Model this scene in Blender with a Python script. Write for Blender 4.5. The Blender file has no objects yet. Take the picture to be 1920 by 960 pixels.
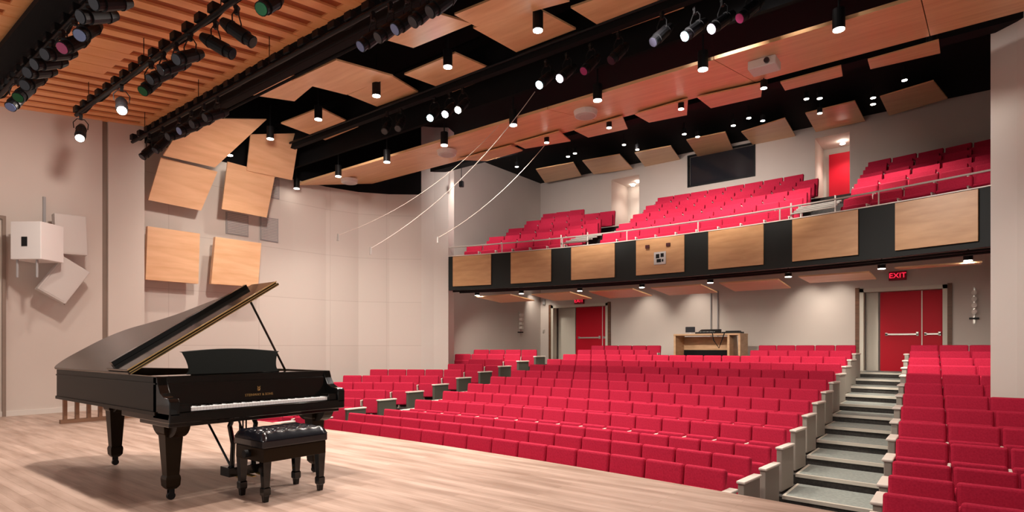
import bpy, bmesh, math, random
from mathutils import Vector, Matrix
random.seed(7)
sc = bpy.context.scene
COL = sc.collection
PI = math.pi
# ------------------------------------------------------------------ camera
F, CX, HY, EYE = 1100.0, 960.0, 650.0, 1.22
TH = math.atan2(1100, 1415)
SN, CS = math.cos(TH), math.sin(TH)            # set below to the hall axes
CS, SN = 1415/math.hypot(1415, 1100), 1100/math.hypot(1415, 1100)
cam_d = bpy.data.cameras.new('camera'); cam = bpy.data.objects.new('camera', cam_d); COL.objects.link(cam)
cam.location = (0, 0, EYE); cam.rotation_euler = (PI/2, 0, math.atan2(SN, CS))
cam_d.sensor_width = 36; cam_d.lens = 36*F/1920; cam_d.shift_y = (HY-480)/1920
cam_d.clip_start = .05; cam_d.clip_end = 200
sc.camera = cam

def ray(px, py):
    u = (px-CX)/F; v = (HY-py)/F
    return Vector((-SN+CS*u, CS+SN*u, v))
O = Vector((0, 0, EYE))
def at(px, py, n, d):
    """point of the sight line through a pixel on the plane n.p = d"""
    r = ray(px, py); n = Vector(n)
    return O + r*((d-n.dot(O))/n.dot(r))
def atY(px, py, y): return at(px, py, (0, 1, 0), y)
def atX(px, py, x): return at(px, py, (1, 0, 0), x)
def atZ(px, py, z): return at(px, py, (0, 0, 1), z)
def slope(px, py, z0, k): return at(px, py, (0, -k, 1), z0)      # plane z = z0 + k*y

# ------------------------------------------------------------------ materials
M = {}
def mat(name, col, rough=.6, metal=0, emit=None, es=0, coat=0, spec=.5):
    m = bpy.data.materials.new(name); m.use_nodes = True
    b = m.node_tree.nodes['Principled BSDF']
    b.inputs['Base Color'].default_value = (*col, 1); b.inputs['Roughness'].default_value = rough
    b.inputs['Metallic'].default_value = metal; b.inputs['Coat Weight'].default_value = coat
    b.inputs['Specular IOR Level'].default_value = spec
    if emit: b.inputs['Emission Color'].default_value = (*emit, 1); b.inputs['Emission Strength'].default_value = es
    M[name] = m; return m
def nd(m, t, **kw):
    n = m.node_tree.nodes.new(t)
    for k, v in kw.items():
        if k in n.inputs: n.inputs[k].default_value = v
        else: setattr(n, k, v)
    return n
def lk(m, a, b): m.node_tree.links.new(a, b)
def ramp(m, fac, stops):
    r = nd(m, 'ShaderNodeValToRGB'); e = r.color_ramp.elements
    while len(e) < len(stops): e.new(.5)
    for i, (p, c) in enumerate(stops): e[i].position = p; e[i].color = (*c, 1)
    lk(m, fac, r.inputs[0]); return r.outputs[0]
def bump(m, h, s, d=.01):
    b = nd(m, 'ShaderNodeBump', Strength=s, Distance=d); lk(m, h, b.inputs['Height'])
    lk(m, b.outputs[0], m.node_tree.nodes['Principled BSDF'].inputs['Normal'])
def bsdf(m): return m.node_tree.nodes['Principled BSDF']
def noisy(name, c1, c2, scale=(4, 4, 4), rough=.6, detail=6, b=.0, p=(.3, .7), **k):
    m = mat(name, c1, rough, **k)
    tc = nd(m, 'ShaderNodeTexCoord'); mp = nd(m, 'ShaderNodeMapping'); mp.inputs['Scale'].default_value = scale
    lk(m, tc.outputs['Object'], mp.inputs[0])
    n = nd(m, 'ShaderNodeTexNoise', Scale=1.0, Detail=detail); lk(m, mp.outputs[0], n.inputs['Vector'])
    lk(m, ramp(m, n.outputs[0], [(p[0], c1), (p[1], c2)]), bsdf(m).inputs['Base Color'])
    if b: bump(m, n.outputs[0], b)
    return m
noisy('wall_paint', (.58, .51, .46), (.64, .565, .51), (.5, .5, .5), .75, 3)
noisy('pier_paint', (.66, .61, .56), (.71, .66, .61), (.5, .5, .5), .7, 3)
noisy('panel_wood', (.74, .41, .19), (.92, .60, .32), (1.0, 9, 9), .38, 8, p=(.25, .75))
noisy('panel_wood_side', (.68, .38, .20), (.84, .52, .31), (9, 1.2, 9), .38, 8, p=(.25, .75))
noisy('strip_wood', (.86, .37, .14), (.97, .50, .22), (12, .7, 12), .42, 6, p=(.25, .75))
noisy('slot_wood_shaded', (.30, .065, .012), (.38, .09, .018), (12, .7, 12), .6, 6, p=(.25, .75))  # shade between the ceiling strips put into the colour
noisy('fascia_wood', (.48, .25, .10), (.70, .41, .20), (1.6, 1.6, 9), .4, 8, p=(.2, .8))
noisy('brown_wood', (.10, .04, .015), (.17, .07, .03), (3, 3, 20), .5, 6)
noisy('desk_wood', (.45, .27, .14), (.6, .38, .22), (3, 3, 12), .5, 6)
noisy('red_fabric', (.40, .010, .040), (.50, .016, .056), (60, 60, 60), .8, 3, b=.15, spec=.2)
noisy('carpet', (.035, .032, .03), (.06, .055, .05), (30, 30, 30), .95, 4, b=.3)
noisy('tread_grey', (.24, .27, .25), (.33, .36, .335), (25, 25, 25), .8, 4, b=.2)
mat('nosing', (.62, .58, .50), .5)
mat('red_paint', (.55, .004, .020), .5, spec=.2)
noisy('joint', (.24, .18, .145), (.28, .21, .17), (2, 2, 2), .8)
noisy('dark_slat', (.22, .11, .06), (.28, .15, .09), (2, 2, 9), .5)
mat('black', (.006, .006, .007), .85, spec=.2)
mat('black_metal', (.005, .005, .006), .5, spec=.25)
mat('fascia_black', (.010, .013, .012), .6, spec=.3)
mat('piano_black', (.004, .0035, .003), .10, coat=.25, spec=.3)
mat('piano_satin', (.014, .0075, .003), .32, spec=.12)
mat('lid_black', (.030, .022, .018), .22, spec=.5)
mat('leather', (.006, .006, .009), .20, coat=.3, spec=.4)
mat('desk_black', (.005, .006, .005), .5, spec=.08)
mat('ivory', (.80, .80, .80), .25)
mat('brass', (.75, .52, .20), .3, metal=1)
mat('gold_frame', (.55, .38, .13), .4, metal=.8)
mat('steel', (.62, .60, .56), .35, metal=.7)
mat('cream', (.76, .69, .62), .45)
mat('end_panel', (.36, .325, .28), .6)
mat('white', (.74, .71, .69), .5)
mat('grille', (.34, .33, .33), .6)
mat('end_panel_shaded', (.085, .088, .070), .6)  # darker copy of end_panel, shade on the left block put into the colour
mat('speaker_grey', (.56, .51, .48), .6)
mat('rail', (.60, .57, .52), .35, metal=.4)
mat('door_cream', (.66, .62, .53), .55)
mat('glass', (.02, .02, .025), .08)
mat('exit_red', (.5, .0, .02), .5, emit=(1, .02, .06), es=.8)
mat('maroon', (.06, .004, .006), .5)
mat('exit_dark', (.30, .0, .02), .5)
mat('sheet', (.6, .6, .58), .6)
mat('lamp', (1, 1, 1), .5, emit=(1, .90, .78), es=14)
mat('lamp_cyan', (1, 1, 1), .5, emit=(.55, 1, 1), es=30)
mat('lamp_pink', (1, 1, 1), .5, emit=(1, .78, .95), es=30)
mat('lamp_warm', (1, 1, 1), .5, emit=(1, .85, .65), es=30)
mat('lens_green', (.004, .09, .03), .1); mat('lens_blue', (.16, .22, .42), .08)
mat('lens_pink', (.35, .04, .14), .1); mat('lens_dark', (.02, .02, .03), .08)
mat('cable', (.72, .62, .55), .6)
# stage floor: planks along X
def floor_mat():
    m = mat('stage_planks', (.5, .4, .3), .42)
    tc = nd(m, 'ShaderNodeTexCoord')
    br = nd(m, 'ShaderNodeTexBrick', Scale=1.0); br.offset = .37
    br.inputs['Color1'].default_value = (.41, .295, .238, 1); br.inputs['Color2'].default_value = (.50, .37, .305, 1)
    br.inputs['Mortar'].default_value = (.33, .23, .17, 1); br.inputs['Mortar Size'].default_value = .0022
    br.inputs['Brick Width'].default_value = 1.4; br.inputs['Row Height'].default_value = .083; br.inputs['Bias'].default_value = -.1
    lk(m, tc.outputs['Object'], br.inputs['Vector'])
    mp = nd(m, 'ShaderNodeMapping'); mp.inputs['Scale'].default_value = (1.1, 9, 1); lk(m, tc.outputs['Object'], mp.inputs[0])
    n = nd(m, 'ShaderNodeTexNoise', Scale=1.0, Detail=8.0); lk(m, mp.outputs[0], n.inputs['Vector'])
    c2 = ramp(m, n.outputs[0], [(.32, (.68, .62, .57)), (.62, (1.06, 1.05, 1.04))])
    mx = nd(m, 'ShaderNodeMix', data_type='RGBA', blend_type='MULTIPLY'); mx.inputs[0].default_value = 1
    lk(m, br.outputs['Color'], mx.inputs[6]); lk(m, c2, mx.inputs[7]); lk(m, mx.outputs[2], bsdf(m).inputs['Base Color'])
floor_mat()
# painted block wall with faint joints
def joint_mat():
    m = mat('wall_blocks', (.5, .45, .4), .75)
    tc = nd(m, 'ShaderNodeTexCoord'); sp = nd(m, 'ShaderNodeSeparateXYZ'); lk(m, tc.outputs['Object'], sp.inputs[0])
    cb = nd(m, 'ShaderNodeCombineXYZ')
    ad = nd(m, 'ShaderNodeMath', operation='ADD'); lk(m, sp.outputs[0], ad.inputs[0]); lk(m, sp.outputs[1], ad.inputs[1])
    lk(m, ad.outputs[0], cb.inputs[0]); lk(m, sp.outputs[2], cb.inputs[1])
    br = nd(m, 'ShaderNodeTexBrick', Scale=1.0); br.offset = 0
    br.inputs['Color1'].default_value = (.62, .555, .505, 1); br.inputs['Color2'].default_value = (.64, .575, .525, 1)
    br.inputs['Mortar'].default_value = (.54, .475, .43, 1); br.inputs['Mortar Size'].default_value = .009
    br.inputs['Brick Width'].default_value = 2.1; br.inputs['Row Height'].default_value = 1.25
    lk(m, cb.outputs[0], br.inputs['Vector']); lk(m, br.outputs['Color'], bsdf(m).inputs['Base Color'])
joint_mat()

# ------------------------------------------------------------------ mesh building
class MB:
    def __init__(s): s.v = []; s.f = []; s.mi = []; s.m = 0
    def add(s, vs, fs):
        o = len(s.v); s.v += [tuple(v) for v in vs]; s.f += [tuple(i+o for i in f) for f in fs]; s.mi += [s.m]*len(fs); return s
    def box(s, x0, x1, y0, y1, z0, z1, X=None):
        vs = [Vector((x, y, z)) for z in (z0, z1) for y in (y0, y1) for x in (x0, x1)]
        if X is not None: vs = [X @ v for v in vs]
        return s.add(vs, [(0, 2, 3, 1), (4, 5, 7, 6), (0, 1, 5, 4), (2, 6, 7, 3), (0, 4, 6, 2), (1, 3, 7, 5)])
    def prism(s, poly, off):
        """poly: list of 3D points, extruded by vector off"""
        n = len(poly); a = [Vector(p) for p in poly]; b = [p+Vector(off) for p in a]
        fs = [tuple(range(n))[::-1], tuple(range(n, 2*n))] + [(i, (i+1) % n, n+(i+1) % n, n+i) for i in range(n)]
        return s.add(a+b, fs)
    def cyl(s, p, q, r, r2=None, n=12, cap=True):
        p, q = Vector(p), Vector(q); r2 = r if r2 is None else r2
        d = (q-p).normalized(); a = d.orthogonal().normalized(); b = d.cross(a)
        vs = [p+(a*math.cos(t)+b*math.sin(t))*r for t in [2*PI*i/n for i in range(n)]]
        vs += [q+(a*math.cos(t)+b*math.sin(t))*r2 for t in [2*PI*i/n for i in range(n)]]
        fs = [(i, (i+1) % n, n+(i+1) % n, n+i) for i in range(n)]
        if cap: fs += [tuple(range(n))[::-1], tuple(range(n, 2*n))]
        return s.add(vs, fs)
    def tube(s, pts, r, n=8):
        pts = [Vector(p) for p in pts]; rings = []; up = None
        for i, p in enumerate(pts):
            d = (pts[min(i+1, len(pts)-1)]-pts[max(i-1, 0)]).normalized()
            if up is None: up = d.orthogonal().normalized()
            a = (up-d*up.dot(d)).normalized(); up = a; b = d.cross(a)
            rings.append([p+(a*math.cos(2*PI*k/n)+b*math.sin(2*PI*k/n))*r for k in range(n)])
        fs = []
        for i in range(len(pts)-1):
            for k in range(n): fs.append((i*n+k, i*n+(k+1) % n, (i+1)*n+(k+1) % n, (i+1)*n+k))
        fs += [tuple(range(n))[::-1], tuple((len(pts)-1)*n+k for k in range(n))]
        return s.add([v for r_ in rings for v in r_], fs)
    def build(s, name, m, parent=None, bevel=0, smooth=False, seg=2):
        me = bpy.data.meshes.new(name); me.from_pydata(s.v, [], s.f); me.update()
        bm = bmesh.new(); bm.from_mesh(me); bmesh.ops.recalc_face_normals(bm, faces=bm.faces); bm.to_mesh(me); bm.free()
        ms = m if isinstance(m, (list, tuple)) else [m]
        for q in ms: me.materials.append(M[q])
        if len(ms) > 1:
            for p, i in zip(me.polygons, s.mi): p.material_index = i
        if smooth:
            for p in me.polygons: p.use_smooth = True
        o = bpy.data.objects.new(name, me); COL.objects.link(o)
        if parent is not None: o.parent = parent
        if bevel:
            b = o.modifiers.new('bevel', 'BEVEL'); b.width = bevel; b.segments = seg; b.limit_method = 'ANGLE'; b.angle_limit = .6
        if smooth and not bevel: pass
        return o
def tag(o, label=None, cat=None, group=None, kind=None):
    if label: o['label'] = label
    if cat: o['category'] = cat
    if group: o['group'] = group
    if kind: o['kind'] = kind
    return o
def empty(name, loc, rz=0, label=None, cat=None, group=None):
    o = bpy.data.objects.new(name, None); COL.objects.link(o); o.location = loc; o.rotation_euler = (0, 0, rz)
    o.empty_display_size = .1
    return tag(o, label, cat, group)
def copy_tree(o, parent=None):
    c = o.copy(); COL.objects.link(c)
    if parent is not None: c.parent = parent
    for ch in list(KIDS.get(o.name, [])):
        copy_tree(ch, c)
    return c
KIDS = {}
def reg(root):
    """remember the children of a prototype (and theirs)"""
    for o in list(bpy.data.objects):
        if o.parent is not None: KIDS.setdefault(o.parent.name, [])
        if o.parent is not None and o not in KIDS[o.parent.name]: KIDS[o.parent.name].append(o)
def struct(o): return tag(o, kind='structure')
ORD = ['', 'first', 'second', 'third', 'fourth', 'fifth', 'sixth', 'seventh', 'eighth', 'ninth', 'tenth', 'eleventh', 'twelfth', 'thirteenth', 'fourteenth', 'fifteenth', 'sixteenth', 'seventeenth', 'eighteenth']
def text_mesh(s, size, name, m, parent, X, ext=.002):
    c = bpy.data.curves.new(name, 'FONT'); c.body = s; c.size = size; c.extrude = ext; c.align_x = 'CENTER'; c.align_y = 'CENTER'; c.resolution_u = 2
    t = bpy.data.objects.new('tmp', c); COL.objects.link(t)
    me = bpy.data.meshes.new_from_object(t.evaluated_get(bpy.context.evaluated_depsgraph_get()))
    bpy.data.objects.remove(t); me.transform(X); me.materials.clear(); me.materials.append(M[m])
    o = bpy.data.objects.new(name, me); COL.objects.link(o)
    if parent is not None: o.parent = parent
    return o

XC = -5.83
# ------------------------------------------------------------------ the shell
def stage_edge(x): return 5.2-.012*(x-XC)**2
XS = [-14.6+i*.5 for i in range(40)]
top = [(x, stage_edge(x), 0) for x in XS]
b = MB(); b.prism([(-14.6, -1.5, 0)] + top + [(XS[-1], -1.5, 0)], (0, 0, -.92))
struct(b.build('floor', 'stage_planks'))
fl = MB()
NR = 13
def cx(x):
    c = (x-XC)**2/90 if -10.2 < x < -1.0 else (min(abs(x-XC), 4.6))**2/90
    if x < -10.2: c = (4.37**2)/90 + (-10.2-x)*math.tan(math.radians(34))
    elif x > -1.0: c = (4.83**2)/90
    return c
def rowY(k): return 6.34+.895*k
def rowZ(k): return -.92+.134*max(0, k-2)
FX = [-14.8, -14, -13, -12, -11, -10.2, -9, -8, -7, -6, -5, -4, -3, -2, -1, 4]
def edge(k, x): return rowY(k)-.45-cx(x)
# seating tiers: one mesh
t_ = MB()
for k in range(0, NR+1):
    z = rowZ(k) if k < NR else .55
    for i in range(len(FX)-1):
        x0, x1 = FX[i], FX[i+1]
        y00 = edge(k, x0) if k else 1; y01 = edge(k, x1) if k else 1
        y10 = edge(k+1, x0) if k < NR else 22; y11 = edge(k+1, x1) if k < NR else 22
        t_.add([(x0, y00, z), (x1, y01, z), (x1, y11, z), (x0, y10, z)], [(0, 1, 2, 3)])
        if k:
            zp = rowZ(k-1)
            t_.add([(x0, y00, zp), (x1, y01, zp), (x1, y01, z), (x0, y00, z)], [(0, 1, 2, 3)])
struct(t_.build('floor_seating_tiers', 'carpet'))

def wall_poly(name, pts, z0, z1, m, th=.15):
    """vertical wall along a polyline (x,y); thickness to the left of travel"""
    b = MB()
    for (x0, y0), (x1, y1) in zip(pts, pts[1:]):
        d = Vector((x1-x0, y1-y0, 0)).normalized(); n = Vector((-d.y, d.x, 0))*th
        b.prism([(x0, y0, z0), (x1, y1, z0), (x1, y1, z1), (x0, y0, z1)], n)
    return struct(b.build(name, m))
def wall_holes(name, x0, x1, z0, z1, y, holes, m, th=.2):
    xs = sorted({x0, x1, *[h[0] for h in holes], *[h[1] for h in holes]}); zs = sorted({z0, z1, *[h[2] for h in holes], *[h[3] for h in holes]})
    b = MB()
    for i in range(len(xs)-1):
        for j in range(len(zs)-1):
            cxm, czm = (xs[i]+xs[i+1])/2, (zs[j]+zs[j+1])/2
            if any(h[0] < cxm < h[1] and h[2] < czm < h[3] for h in holes): continue
            b.box(xs[i], xs[i+1], y, y+th, zs[j], zs[j+1])
    return struct(b.build(name, m))
# stage left wall, with a recessed joint and a corner
wall_poly('wall_left_stage', [(-13.3, -1.5), (-13.3, 4.12)], -.0, 6.2, 'wall_paint')
wall_poly('wall_left_stage_return', [(-13.3, 4.22), (-13.3, 4.86), (-14.0, 4.92)], -.0, 6.4, 'wall_paint')
b = MB(); b.box(-13.5, -13.36, 4.10, 4.24, 0, 6.4); struct(b.build('trim_1', 'joint'))
wall_poly('wall_left', [(-14.0, 4.92), (-14.0, 8.6), (-13.95, 9.6), (-13.7, 10.5), (-13.2, 11.2), (-12.5, 11.8)], -.92, 5.62, 'wall_blocks')
wall_poly('wall_left_upper', [(-14.02, 4.92), (-14.02, 8.4), (-13.97, 9.6), (-13.72, 10.5), (-13.22, 11.2), (-12.52, 11.8)], 5.62, 7.6, 'black')
wall_poly('wall_left_pier', [(-12.5, 11.8), (-12.27, 12.08), (-11.95, 12.35), (-12.1, 12.75), (-13.2, 13.0)], -.92, 7.6, 'pier_paint')
wall_poly('wall_left_rear', [(-13.2, 13.0), (-13.2, 18.8)], -.92, 7.6, 'wall_paint')
mir = lambda p: (2*XC-p[0], p[1])
R = [mir(p) for p in [(-14.0, 4.92), (-14.0, 8.6), (-13.95, 9.6), (-13.7, 10.5), (-13.2, 11.2), (-12.5, 11.8)]][::-1]
wall_poly('wall_right', R, -.92, 7.6, 'wall_blocks')
wall_poly('wall_right_pier', [mir(p) for p in [(-12.5, 11.8), (-12.27, 12.08), (-11.95, 12.35), (-12.1, 12.75), (-13.2, 13.0)]][::-1], -.92, 7.6, 'pier_paint')
wall_poly('wall_right_rear', [mir(p) for p in [(-13.2, 13.0), (-13.2, 18.8)]][::-1], -.92, 7.6, 'wall_paint')
wall_poly('wall_right_stage', [(2.34, 4.92), (4.5, 4.9)], 0, 6.4, 'wall_paint')
YB = 18.8
DR = (-2.38, -.42, .55, 2.82); DL = (-12.68, -10.22, .55, 2.80)
UR = (-3.50, -2.62, 4.6, 7.25); UL = (-10.1, -9.02, 4.6, 7.2); WB = (-7.24, -5.2, 6.5, 7.45)
wall_holes('wall_rear', -13.4, 1.8, -.92, 7.6, YB, [DR, DL, UR, UL, WB], 'wall_paint')
# recesses behind the openings
for i, h in enumerate([DR, DL, UR, UL]):
    dp = 1.3 if i > 1 else .55
    b = MB(); x0, x1, z0, z1 = h
    b.box(x0-.1, x0, YB+.2, YB+dp, z0, z1+.1); b.box(x1, x1+.1, YB+.2, YB+dp, z0, z1+.1); b.box(x0, x1, YB+.2, YB+dp, z1, z1+.1)
    b.box(x0, x1, YB+dp, YB+dp+.1, z0-.1, z1); b.box(x0-.1, x1+.1, YB, YB+dp, z0-.12, z0)
    struct(b.build('wall_recess', 'wall_paint'))
# control booth window
w = MB()
x0, x1, z0, z1 = WB
for a in ((x0, x1, z0-.05, z0), (x0, x1, z1, z1+.05), (x0-.05, x0, z0-.05, z1+.05), (x1, x1+.05, z0-.05, z1+.05)):
    w.box(a[0], a[1], YB-.03, YB+.05, a[2], a[3])
wn = struct(w.build('window_1', 'black_metal'))
w = MB(); w.box(x0, x1, YB+.10, YB+.12, z0, z1); w.build('pane', 'glass', wn)
b = MB(); b.box(x0, x1, YB+.15, YB+1.3, z0-.2, z0); b.box(x0, x1, YB+1.2, YB+1.3, z0, z1+.2); struct(b.build('wall_control_booth', 'black'))
# black upper ceiling
b = MB(); b.box(-15, 4.6, 4.9, 19.1, 7.6, 7.8); b.box(-14.8, 4.6, 4.86, 4.96, 5.76, 7.6)
struct(b.build('ceiling_black_void', 'black'))
# ceiling of wooden strips over the stage
SL = math.atan(.14)
b = MB()
def zc(y): return 5.04+.14*y
b.add([(-13.4, -1.2, zc(-1.2)+.033), (4.6, -1.2, zc(-1.2)+.033), (4.6, 4.88, zc(4.88)+.033), (-13.4, 4.88, zc(4.88)+.033)], [(0, 1, 2, 3)])
struct(b.build('ceiling_slot_backing', 'slot_wood_shaded'))
b = MB(); x = -13.35; i = 0
def strip(xa, xb, ya, yb, dz=0): b.prism([(xa, ya, zc(ya)+dz), (xb, ya, zc(ya)+dz), (xb, yb, zc(yb)+dz), (xa, yb, zc(yb)+dz)], (0, 0, .034-dz))
while x < 4.5:
    strip(x, x+.175, -1.2, 4.88)
    if -10.95 < x < -9.6: strip(x+.175, x+.345, 1.9, 3.35, .004)      # a run of closed boards
    x += .345; i += 1
for ya, yb in ((-1.2, -1.0), (1.85, 2.45), (4.72, 4.88)):   # cross boards closing the slots
    strip(-13.35, 4.5, ya, yb, .006)
struct(b.build('ceiling', 'strip_wood'))

# ------------------------------------------------------------------ wooden acoustic panels
def traced(name, quad, fn, m, label, cat='panel', group=None, th=.03, away=(0, 0, 1), bev=.004):
    pts = [fn(*q) for q in quad]
    c = sum(pts, Vector())/len(pts)
    b = MB(); b.prism([p-c for p in pts], Vector(away)*th)
    o = b.build(name, m, None); o.location = c
    return tag(o, label, cat, group)
G1 = 'square plywood panels hung over the front seats'
front = [
 ([(448, 175), (523, 140), (600, 150), (552, 190)], 0.03, 'tilted plywood ceiling panel beside the stage ceiling edge, half behind a larger square'),
 ([(547, 152), (630, 113), (737, 143), (650, 178)], 0, 'plywood ceiling panel overlapping a lower orange one, up from the fourth pendant light'),
 ([(652, 178), (735, 143), (785, 173), (707, 200)], .05, 'darker orange plywood ceiling panel behind the third pendant cylinder light'),
 ([(758, 140), (853, 100), (940, 138), (848, 173)], 0, 'lone square plywood ceiling panel behind the second pendant light'),
 ([(527, 232), (600, 203), (672, 238), (610, 263)], 0, 'square plywood ceiling panel nearest the long ceiling band at its left end'),
 ([(665, 58), (775, 12), (885, 45), (775, 90)], 0.02, 'plywood ceiling panel partly hidden by the cluster of stage spotlights'),
 ([(887, 53), (1000, 12), (1080, 55), (968, 98)], .05, 'plywood ceiling panel with shiny reflections behind the nearest pendant light'),
 ([(852, 28), (1000, -32), (1068, 3), (893, 50)], 0, 'plywood ceiling panel cut by the picture top above the nearest pendant light'),
 ([(1070, 15), (1205, -32), (1283, 15), (1147, 63)], 0, 'rightmost square plywood panel over the front seats, beside two bright spotlights'),
]
for q, dz, lab in front:
    traced('ceiling_panel', q, lambda x, y, d=dz: slope(x, y, 5.05+d, .13), 'panel_wood', lab, 'ceiling panel', G1)
# panels climbing the left wall
G2 = 'plywood panels on the left wall'
def wallp(x0, k, z0): return lambda px, py: at(px, py, (1, 0, -k), x0-k*z0)     # plane x = x0 + k (z-z0)
for q, fn, lab, aw in [
 ([(277, 424), (375, 438), (372, 532), (273, 524)], wallp(-13.6, .03, 3.5), 'square plywood wall panel, lower left of four, above the piano lid', (-1, 0, 0)),
 ([(404, 444), (490, 456), (484, 538), (396, 532)], wallp(-13.55, .0, 3.5), 'square plywood wall panel, lower right of four, under the grey vents', (-1, 0, 0)),
 ([(302, 295), (408, 322), (377, 395), (278, 375)], wallp(-13.45, .35, 4.4), 'leaning plywood wall panel, upper left of four', (-1, 0, .3)),
 ([(427, 303), (516, 327), (500, 408), (416, 392)], wallp(-13.4, .25, 4.4), 'leaning plywood wall panel, upper right of four, half over a vent', (-1, 0, .2)),
 ([(306, 292), (350, 222), (500, 224), (403, 314)], wallp(-12.9, 1.1, 5.2), 'large plywood panel between left wall and stage ceiling, above the upper left wall panel', (-.7, 0, .7)),
 ([(463, 320), (470, 252), (562, 250), (548, 338)], wallp(-13.2, .6, 5.2), 'plywood panel high on the left wall beside the black ceiling void', (-.9, 0, .4)),
]:
    traced('wall_mounted_panel', q, fn, 'panel_wood_side', lab, 'wall panel', G2, th=.10 if aw == (-1, 0, 0) else .03, away=aw)
# the long band
def band(x, y): return slope(x, y, 5.43-.2*8.6, .2)
p0 = band(530, 350); yt, yb = 8.62, 10.75
bz = lambda y: 5.43+.2*(y-8.6)
b = MB()
pl = [(-13.9, 8.62), (-13.85, 9.2), (-13.4, 10.75), (2.3, 10.75), (2.3, 8.62)]
cuts = [-13.9, -9.6, -5.9, -2.95, -.45, 2.3]
bp = empty('ceiling_band', (XC, 9.6, bz(9.6)), 0, 'long continuous plywood band running across the ceiling between two black gaps', 'ceiling band')
for i in range(5):
    xa, xb = cuts[i]+.006, cuts[i+1]-.006
    q = [(xa, 8.62), (xa+(.5 if i == 0 else 0), 10.75), (xb, 10.75), (xb, 8.62)]
    b = MB(); b.prism([(x-XC, y-9.6, bz(y)-bz(9.6)) for x, y in q], (0, 0, .05)); b.build('board', 'panel_wood', bp)
G3 = 'small plywood panels along the rear edge of the long band'
for i, q in enumerate([[(857, 300), (958, 273), (980, 283), (913, 302)], [(965, 270), (1048, 247), (1070, 265), (985, 279)], [(1077, 245), (1167, 219), (1177, 242), (1103, 258)],
          [(1190, 215), (1290, 186), (1288, 216), (1217, 230)], [(1307, 183), (1430, 156), (1427, 182), (1333, 203)], [(1463, 155), (1577, 124), (1580, 143), (1472, 170)], [(1627, 113), (1760, 76), (1763, 100), (1632, 130)]]):
    traced('small_ceiling_panel', q, lambda x, y: slope(x, y, 5.43-.2*8.6-.06, .2), 'panel_wood', f'small plywood panel jutting from the long ceiling band, {ORD[i+1]} from the left', 'ceiling panel', G3, th=.025)
G4 = 'plywood panels hung above the balcony'
for i, q in enumerate([[(1005, 318), (1075, 305), (1090, 330), (1022, 343)], [(1092, 302), (1162, 290), (1187, 317), (1113, 327)], [(1190, 287), (1258, 274), (1277, 302), (1210, 314)],
          [(1287, 263), (1360, 248), (1378, 288), (1312, 299)], [(1390, 248), (1472, 222), (1493, 258), (1417, 277)], [(1510, 213), (1603, 190), (1622, 227), (1530, 248)], [(1650, 182), (1750, 152), (1777, 185), (1667, 217)]]):
    traced('rear_ceiling_panel', q, lambda x, y: slope(x, y, 7.25-.1*17, .1), 'panel_wood', f'plywood panel hung against the rear wall top above the balcony, {ORD[i+1]} from the left', 'ceiling panel', G4, th=.03)
# catwalk beams in the black gaps
for (y0, y1, z0, z1, nm, lab) in [(4.98, 5.12, 5.45, 5.75, 'ceiling_beam', 'black steel beam along the edge of the wooden stage ceiling'),
                        (7.80, 7.92, 5.95, 6.5, 'ceiling_beam', 'black catwalk beam behind the square ceiling panels'), (8.42, 8.5, 5.8, 6.9, 'ceiling_beam', 'black catwalk beam at the front of the long plywood band'),
                        (12.0, 12.3, 6.3, 6.6, 'ceiling_beam', 'black ceiling beam between the long band and the balcony')]:
    xl = -13.1 if y0 > 11 else (-13.8 if y0 > 5.2 else -13.3)
    xr = 1.4 if y0 > 11 else 2.2
    b = MB(); b.box(xl, xr, y0, y1, z0, z1)
    if y0 < 5:
        b.m = 0; b.cyl((xl, y0-.10, z0-.05), (xr, y0-.10, z0-.05), .022); b.cyl((xl, y0+.02, z0-.14), (xr, y0+.02, z0-.14), .022)
    tag(b.build(nm, 'black'), lab, 'beam')
b = MB(); b.box(-13.8, 2.2, 7.95, 8.4, 6.75, 6.79); tag(b.build('catwalk_deck', 'black'), 'black catwalk deck above the row of lit spotlights', 'catwalk')

# ------------------------------------------------------------------ lights of the room
def spot(name, loc, target, e, size, blend=.5, col=(1, .89, .77), r=.08, parent=None):
    l = bpy.data.lights.new(name, 'SPOT'); l.energy = e; l.spot_size = math.radians(size); l.spot_blend = blend; l.color = col; l.shadow_soft_size = r
    o = bpy.data.objects.new(name, l); COL.objects.link(o); o.location = loc
    o.rotation_euler = (Vector(target)-Vector(loc)).to_track_quat('-Z', 'Y').to_euler(); return o
# pendant cylinder downlights
def make_pendant():
    r = empty('pendant_downlight', (0, 0, 0))
    b = MB(); b.cyl((0, 0, .012), (0, 0, .27), .075, n=20); b.build('housing', 'black_metal', r)
    b = MB(); b.cyl((0, 0, 0), (0, 0, .011), .068, n=20); b.build('lamp', 'lamp', r)
    b = MB(); b.cyl((0, 0, .27), (0, 0, .75), .012, n=8); b.build('stem', 'black_metal', r)
    return r
pen = make_pendant(); reg(pen)
pend = []
for i in range(6): pend.append((XC+1.77*(.57-i), 6.8, 5.70, f'black pendant cylinder light under the front panels, {ORD[i+1]} from the stage centre leftwards', 'pendant lights under the front panels'))
for i in range(8): pend.append((XC+1.77*(2.55-i), 8.56, 5.38, f'black pendant cylinder light along the long band, {ORD[i+1]} from the right', 'pendant lights along the long band'))
pend.append((None, (1747, 87), 6.0, 'pendant light at the far right end near the grey pier', None))
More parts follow.
